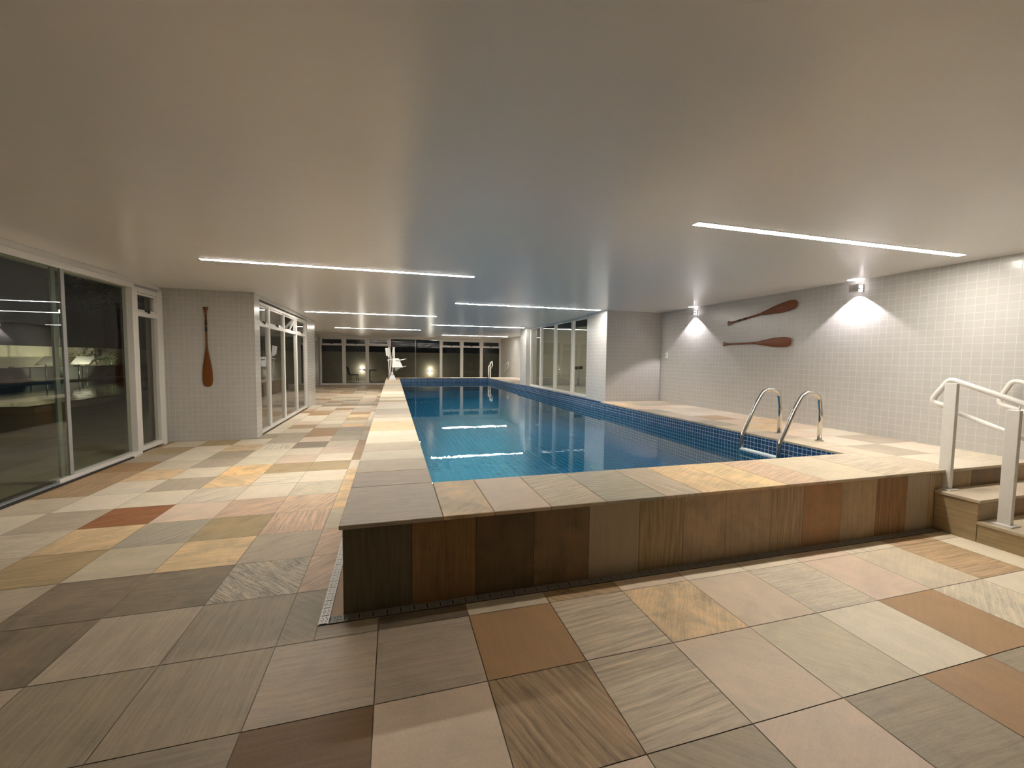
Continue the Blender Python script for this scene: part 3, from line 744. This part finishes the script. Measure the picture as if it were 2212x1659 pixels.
# ------------------------------------------------------------------ behind the bay glass
for k, (y, x) in enumerate(((9.0, 6.9), (10.6, 8.3))):  # lamps added out of view to light this room
    t = tag(empty('gym_ceiling_lamp', (x, y, ZC)), ['ceiling lamp near the front wall of the room behind the bay glass', 'ceiling lamp by the side wall of the room behind the bay glass'][k], 'ceiling light')
    MB().box((-.40, -.07, -.05), (.40, .07, -.012)).build('diffuser', emissive('gym_led', (1, .94, .80), 60), t)
    MB().box((-.47, -.09, -.012), (.47, .09, 0)).build('housing', WHITE, t)
t = tag(empty('console_stand', (6.27, 13.4, .50)), 'black console on a grey post behind the nearest bay glass panel', 'exercise console')
MB().box((-.16, -.22, 0), (.16, .22, .03)).build('foot', GREYAL, t, bevel=.006)
MB().cyl((0, 0, .03), (0, 0, .62), .035).build('post', GREYAL, t)
MB().hexa([(-.12, -.05, .60), (.14, -.05, .62), (.14, .06, .62), (-.12, .06, .60), (-.12, 0, .70), (.16, 0, .72), (.16, .10, .72), (-.12, .10, .70)]).build('console', BLACKP, t, bevel=.008)

# ------------------------------------------------------------------ outside, night
g = MB().box((-60, -6, -.14), (-3.66, 60, -.02)).box((-3.66, 23.3, -.14), (30, 60, -.02))
tag(g.build('ground', PATIO), 'dark paved ground outside the windows', 'ground', kind='structure')
tag(MB().box((-20.4, 15, -.1), (-20.0, 60, 1.88)).build('wall_garden', GARDEN), 'lit garden boundary wall far outside the left doors', 'wall', kind='structure')
tag(MB().box((-8, 27.4, -.1), (12, 27.7, 1.78)).build('wall_patio', GARDEN), 'dim patio wall outside the far windows', 'wall', kind='structure')
tag(MB().box((-18.6, 24, -.02), (-18.0, 41, .72)).build('planter', DARKBOX, bevel=.02), 'long dark planter box in front of the garden wall outside', 'planter')
gp = tag(empty('garden_pool', (0, 0, 0)), 'dark outdoor pool with sparkling water beyond the left glass doors', 'pool')
MB().box((-16.2, 15, -.02), (-15.9, 39, .12)).box((-8.8, 13, -.02), (-8.5, 39, .12)).box((-16.2, 13, -.02), (-8.8, 13.3, .12)).build('rim', GARDEN, gp)
MB().box((-15.9, 13.3, -.02), (-8.8, 39, .05)).build('water', PLANTW, gp)
for k, (y, col, lab) in enumerate(((29.95, (.86, .84, .78), 'bright white slanted panel by the garden planter outside the left door'), (27.6, (.42, .40, .33), 'dimmer slanted panel outside, seen through the sliding glass leaf'))):  # two slanted boards; the second's dimming by the glass is put into its colour
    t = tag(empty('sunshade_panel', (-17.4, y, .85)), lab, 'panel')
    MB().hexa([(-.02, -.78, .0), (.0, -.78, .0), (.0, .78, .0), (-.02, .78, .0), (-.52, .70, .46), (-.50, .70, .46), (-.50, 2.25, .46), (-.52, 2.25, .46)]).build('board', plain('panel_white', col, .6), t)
    MB().tube([(-.05, 0, -.87), (-.05, 0, .05)], .03, 8).build('post', BLACKP, t)
    MB().tube([(-.30, 1.1, -.87), (-.30, 1.1, .25)], .03, 8).build('post', BLACKP, t)
def shrub(x, y, z, r, n, label, seed):
    rr = random.Random(seed)
    t = tag(empty('garden_shrub', (x, y, z)), label, 'shrub')
    MB().tube([(0, 0, -z), (.03, .02, 0), (0, .05, r*.9)], [.03, .025, .012], 8).build('stem', BARK, t)
    bm = bmesh.new()
    for _ in range(n):
        u = Vector((rr.gauss(0, 1), rr.gauss(0, 1), rr.gauss(0, .7))).normalized()*r*rr.uniform(.3, 1)
        c = u+Vector((0, 0, r*.55)); a = rr.uniform(0, 2*PI); s = rr.uniform(.05, .12)
        d1 = Vector((math.cos(a), math.sin(a), rr.uniform(-.4, .6)))*s; d2 = Vector((-math.sin(a), math.cos(a), rr.uniform(-.3, .3)))*s*.35
        bm.faces.new([bm.verts.new(p) for p in (c-d1, c+d2, c+d1, c-d2)])
    me = bpy.data.meshes.new('foliage'); bm.to_mesh(me); bm.free(); me.materials.append(LEAF)
    o = bpy.data.objects.new('foliage', me); COL.objects.link(o); o.parent = t
shrub(-19.2, 33.0, .75, .75, 420, 'dark rounded shrub behind the bright panel in the garden', 3)
shrub(-19.2, 35.7, .72, .62, 300, 'wispy shrub right of the bright panel in the garden', 5)
t = tag(empty('garden_tree', (-21.2, 39.5, 0)), 'dark straight tree trunk rising behind the garden wall', 'tree')
MB().tube([(0, 0, -.1), (.05, 0, 3), (0, .05, 6.2)], [.22, .19, .14], 12).build('trunk', BARK, t)
rr = random.Random(2); bm = bmesh.new()
for _ in range(700):
    c = Vector((rr.gauss(0, 1.1), rr.gauss(0, 1.1), 6.3+rr.gauss(0, .7))); a = rr.uniform(0, 2*PI)
    d1 = Vector((math.cos(a), math.sin(a), rr.uniform(-.5, .3)))*.28; d2 = Vector((-math.sin(a), math.cos(a), 0))*.08
    bm.faces.new([bm.verts.new(p) for p in (c-d1, c+d2, c+d1, c-d2)])
me = bpy.data.meshes.new('crown'); bm.to_mesh(me); bm.free(); me.materials.append(LEAF)
o = bpy.data.objects.new('crown', me); COL.objects.link(o); o.parent = t
t = tag(empty('floodlight', (-20.2, 33.1, 0)), 'bright outdoor floodlight glaring through the left glass door', 'floodlight')
MB().tube([(0, 0, -.02), (0, 0, 4.05)], .05, 10).build('pole', GREYAL, t)
MB().box((-.02, -.16, 4.0), (.16, .16, 4.22)).build('head', GREYAL, t, bevel=.01)
MB().box((.16, -.13, 4.03), (.175, .13, 4.19)).build('lamp', emissive('flood_lamp', (.85, .93, 1), 90), t)
def pt(name, loc, w, col=(1, .9, .7), r=.1):
    l = bpy.data.lights.new(name, 'POINT'); l.energy = w; l.color = col; l.shadow_soft_size = r
    o = bpy.data.objects.new(name, l); COL.objects.link(o); o.location = loc; return o
# lamps added to wash the garden wall and the panels with light
def spot(name, loc, rot, w, deg, parent, blend=.5):
    ld = bpy.data.lights.new(name, 'SPOT'); ld.energy = w; ld.color = (1, .94, .74); ld.spot_size = math.radians(deg); ld.spot_blend = blend; ld.shadow_soft_size = .05
    lo = bpy.data.objects.new(name, ld); COL.objects.link(lo); lo.location = loc; lo.rotation_euler = rot; lo.parent = parent
for k, y in enumerate((26.8, 31.2, 35.4)):
    t = tag(empty('garden_spotlight', (-18.3, y, .72)), ['low garden spotlight on the planter, left one', 'low garden spotlight on the planter, middle one', 'low garden spotlight on the planter, right one'][k], 'garden lamp')
    MB().box((-.06, -.08, 0), (.06, .08, .06)).build('housing', DARKM, t, bevel=.008)
    spot('wall_wash', (-.08, 0, .08), (0, math.radians(112), 0), 75, 150, t)
for k, y in enumerate((27.6, 29.95)):  # spotlights added only to brighten the two boards
    t = tag(empty('panel_spotlight', (-16.05, y+.4, .12)), ['small spotlight on the pool rim before the dimmer panel', 'small spotlight on the pool rim before the bright panel'][k], 'garden lamp')
    MB().cyl((0, 0, 0), (0, 0, .06), .05, 14).build('housing', DARKM, t)
    spot('panel_beam', (-.06, 0, .08), (0, math.radians(118), math.radians(-10)), 420 if k else 240, 84, t, .3)
# patio lamps and furniture
for k, (x, z, w) in enumerate(((-1.84, .70, 10), (2.33, .60, 14))):
    t = tag(empty('patio_sconce', (x, 27.4, z)), ['patio wall lamp glowing behind the outdoor chair', 'patio wall lamp glowing behind the middle glass doors'][k], 'wall lamp')
    MB().box((-.12, -.10, -.03), (.12, 0, .03)).build('housing', BLACKP, t)
    for q in (.03, -.05): MB().box((-.08, -.08, q), (.08, -.03, q+.02)).build('lamp', emissive('patio_lamp', (1, .95, .85), 30), t)
    for s in (1, -1): pt('patio_glow', (x, 27.22, z+s*.12), w*.4, (1, .93, .8), .03)
def patio_chair(x, y, rz, label):
    t = tag(empty('patio_chair', (x, y, -.02), rz), label, 'chair', 'dark patio chairs')
    MB().box((-.24, -.24, .40), (.24, .24, .45)).build('seat', BLACKP, t, bevel=.01)
    MB().hexa([(-.24, .22, .43), (.24, .22, .43), (.24, .26, .43), (-.24, .26, .43), (-.24, .36, .90), (.24, .36, .90), (.24, .40, .90), (-.24, .40, .90)]).build('backrest', BLACKP, t, bevel=.01)
    for a in (-.21, .21):
        for b in (-.21, .21): MB().cyl((a, b, 0), (a*.9, b*.9, .40), .016, 8).build('leg', BLACKP, t)
patio_chair(-2.25, 26.3, 1.9, 'dark patio chair silhouetted left of the glowing wall lamp')
t = tag(empty('patio_table', (-1.35, 26.3, -.02)), 'dark patio table beside the outdoor chair beyond the far windows', 'table')
MB().cyl((0, 0, .68), (0, 0, .72), .42, 32).build('tabletop', BLACKP, t)
MB().cyl((0, 0, .02), (0, 0, .68), .04, 14).build('pedestal', BLACKP, t)
MB().cyl((0, 0, 0), (0, 0, .02), .24, 24).build('base', BLACKP, t)

# ------------------------------------------------------------------ world, camera, view
W = bpy.data.worlds.new('night'); S.world = W; W.use_nodes = True
bg = W.node_tree.nodes['Background']; bg.inputs[0].default_value = (.30, .36, .40, 1); bg.inputs[1].default_value = .006

cam = bpy.data.cameras.new('camera'); co = bpy.data.objects.new('camera', cam); COL.objects.link(co)
yaw, pitch, roll = 0.279194606, -0.0604258935, 0.0112207053
fw = Vector((math.sin(yaw)*math.cos(pitch), math.cos(yaw)*math.cos(pitch), math.sin(pitch)))
r = Vector((math.cos(yaw), -math.sin(yaw), 0)); u = r.cross(fw)
r2 = r*math.cos(roll)+u*math.sin(roll); u2 = -r*math.sin(roll)+u*math.cos(roll)
M = Matrix((r2, u2, -fw)).transposed().to_4x4(); M.translation = (0, 0, 1.45)
co.matrix_world = M
cam.sensor_fit = 'HORIZONTAL'; cam.sensor_width = 36; cam.lens = 36*897.7/2212; cam.clip_start = .02; cam.clip_end = 300
S.camera = co
S.view_settings.view_transform = 'Standard'; S.view_settings.look = 'None'; S.view_settings.gamma = 1; S.view_settings.use_curve_mapping = False
S.view_settings.exposure = .42
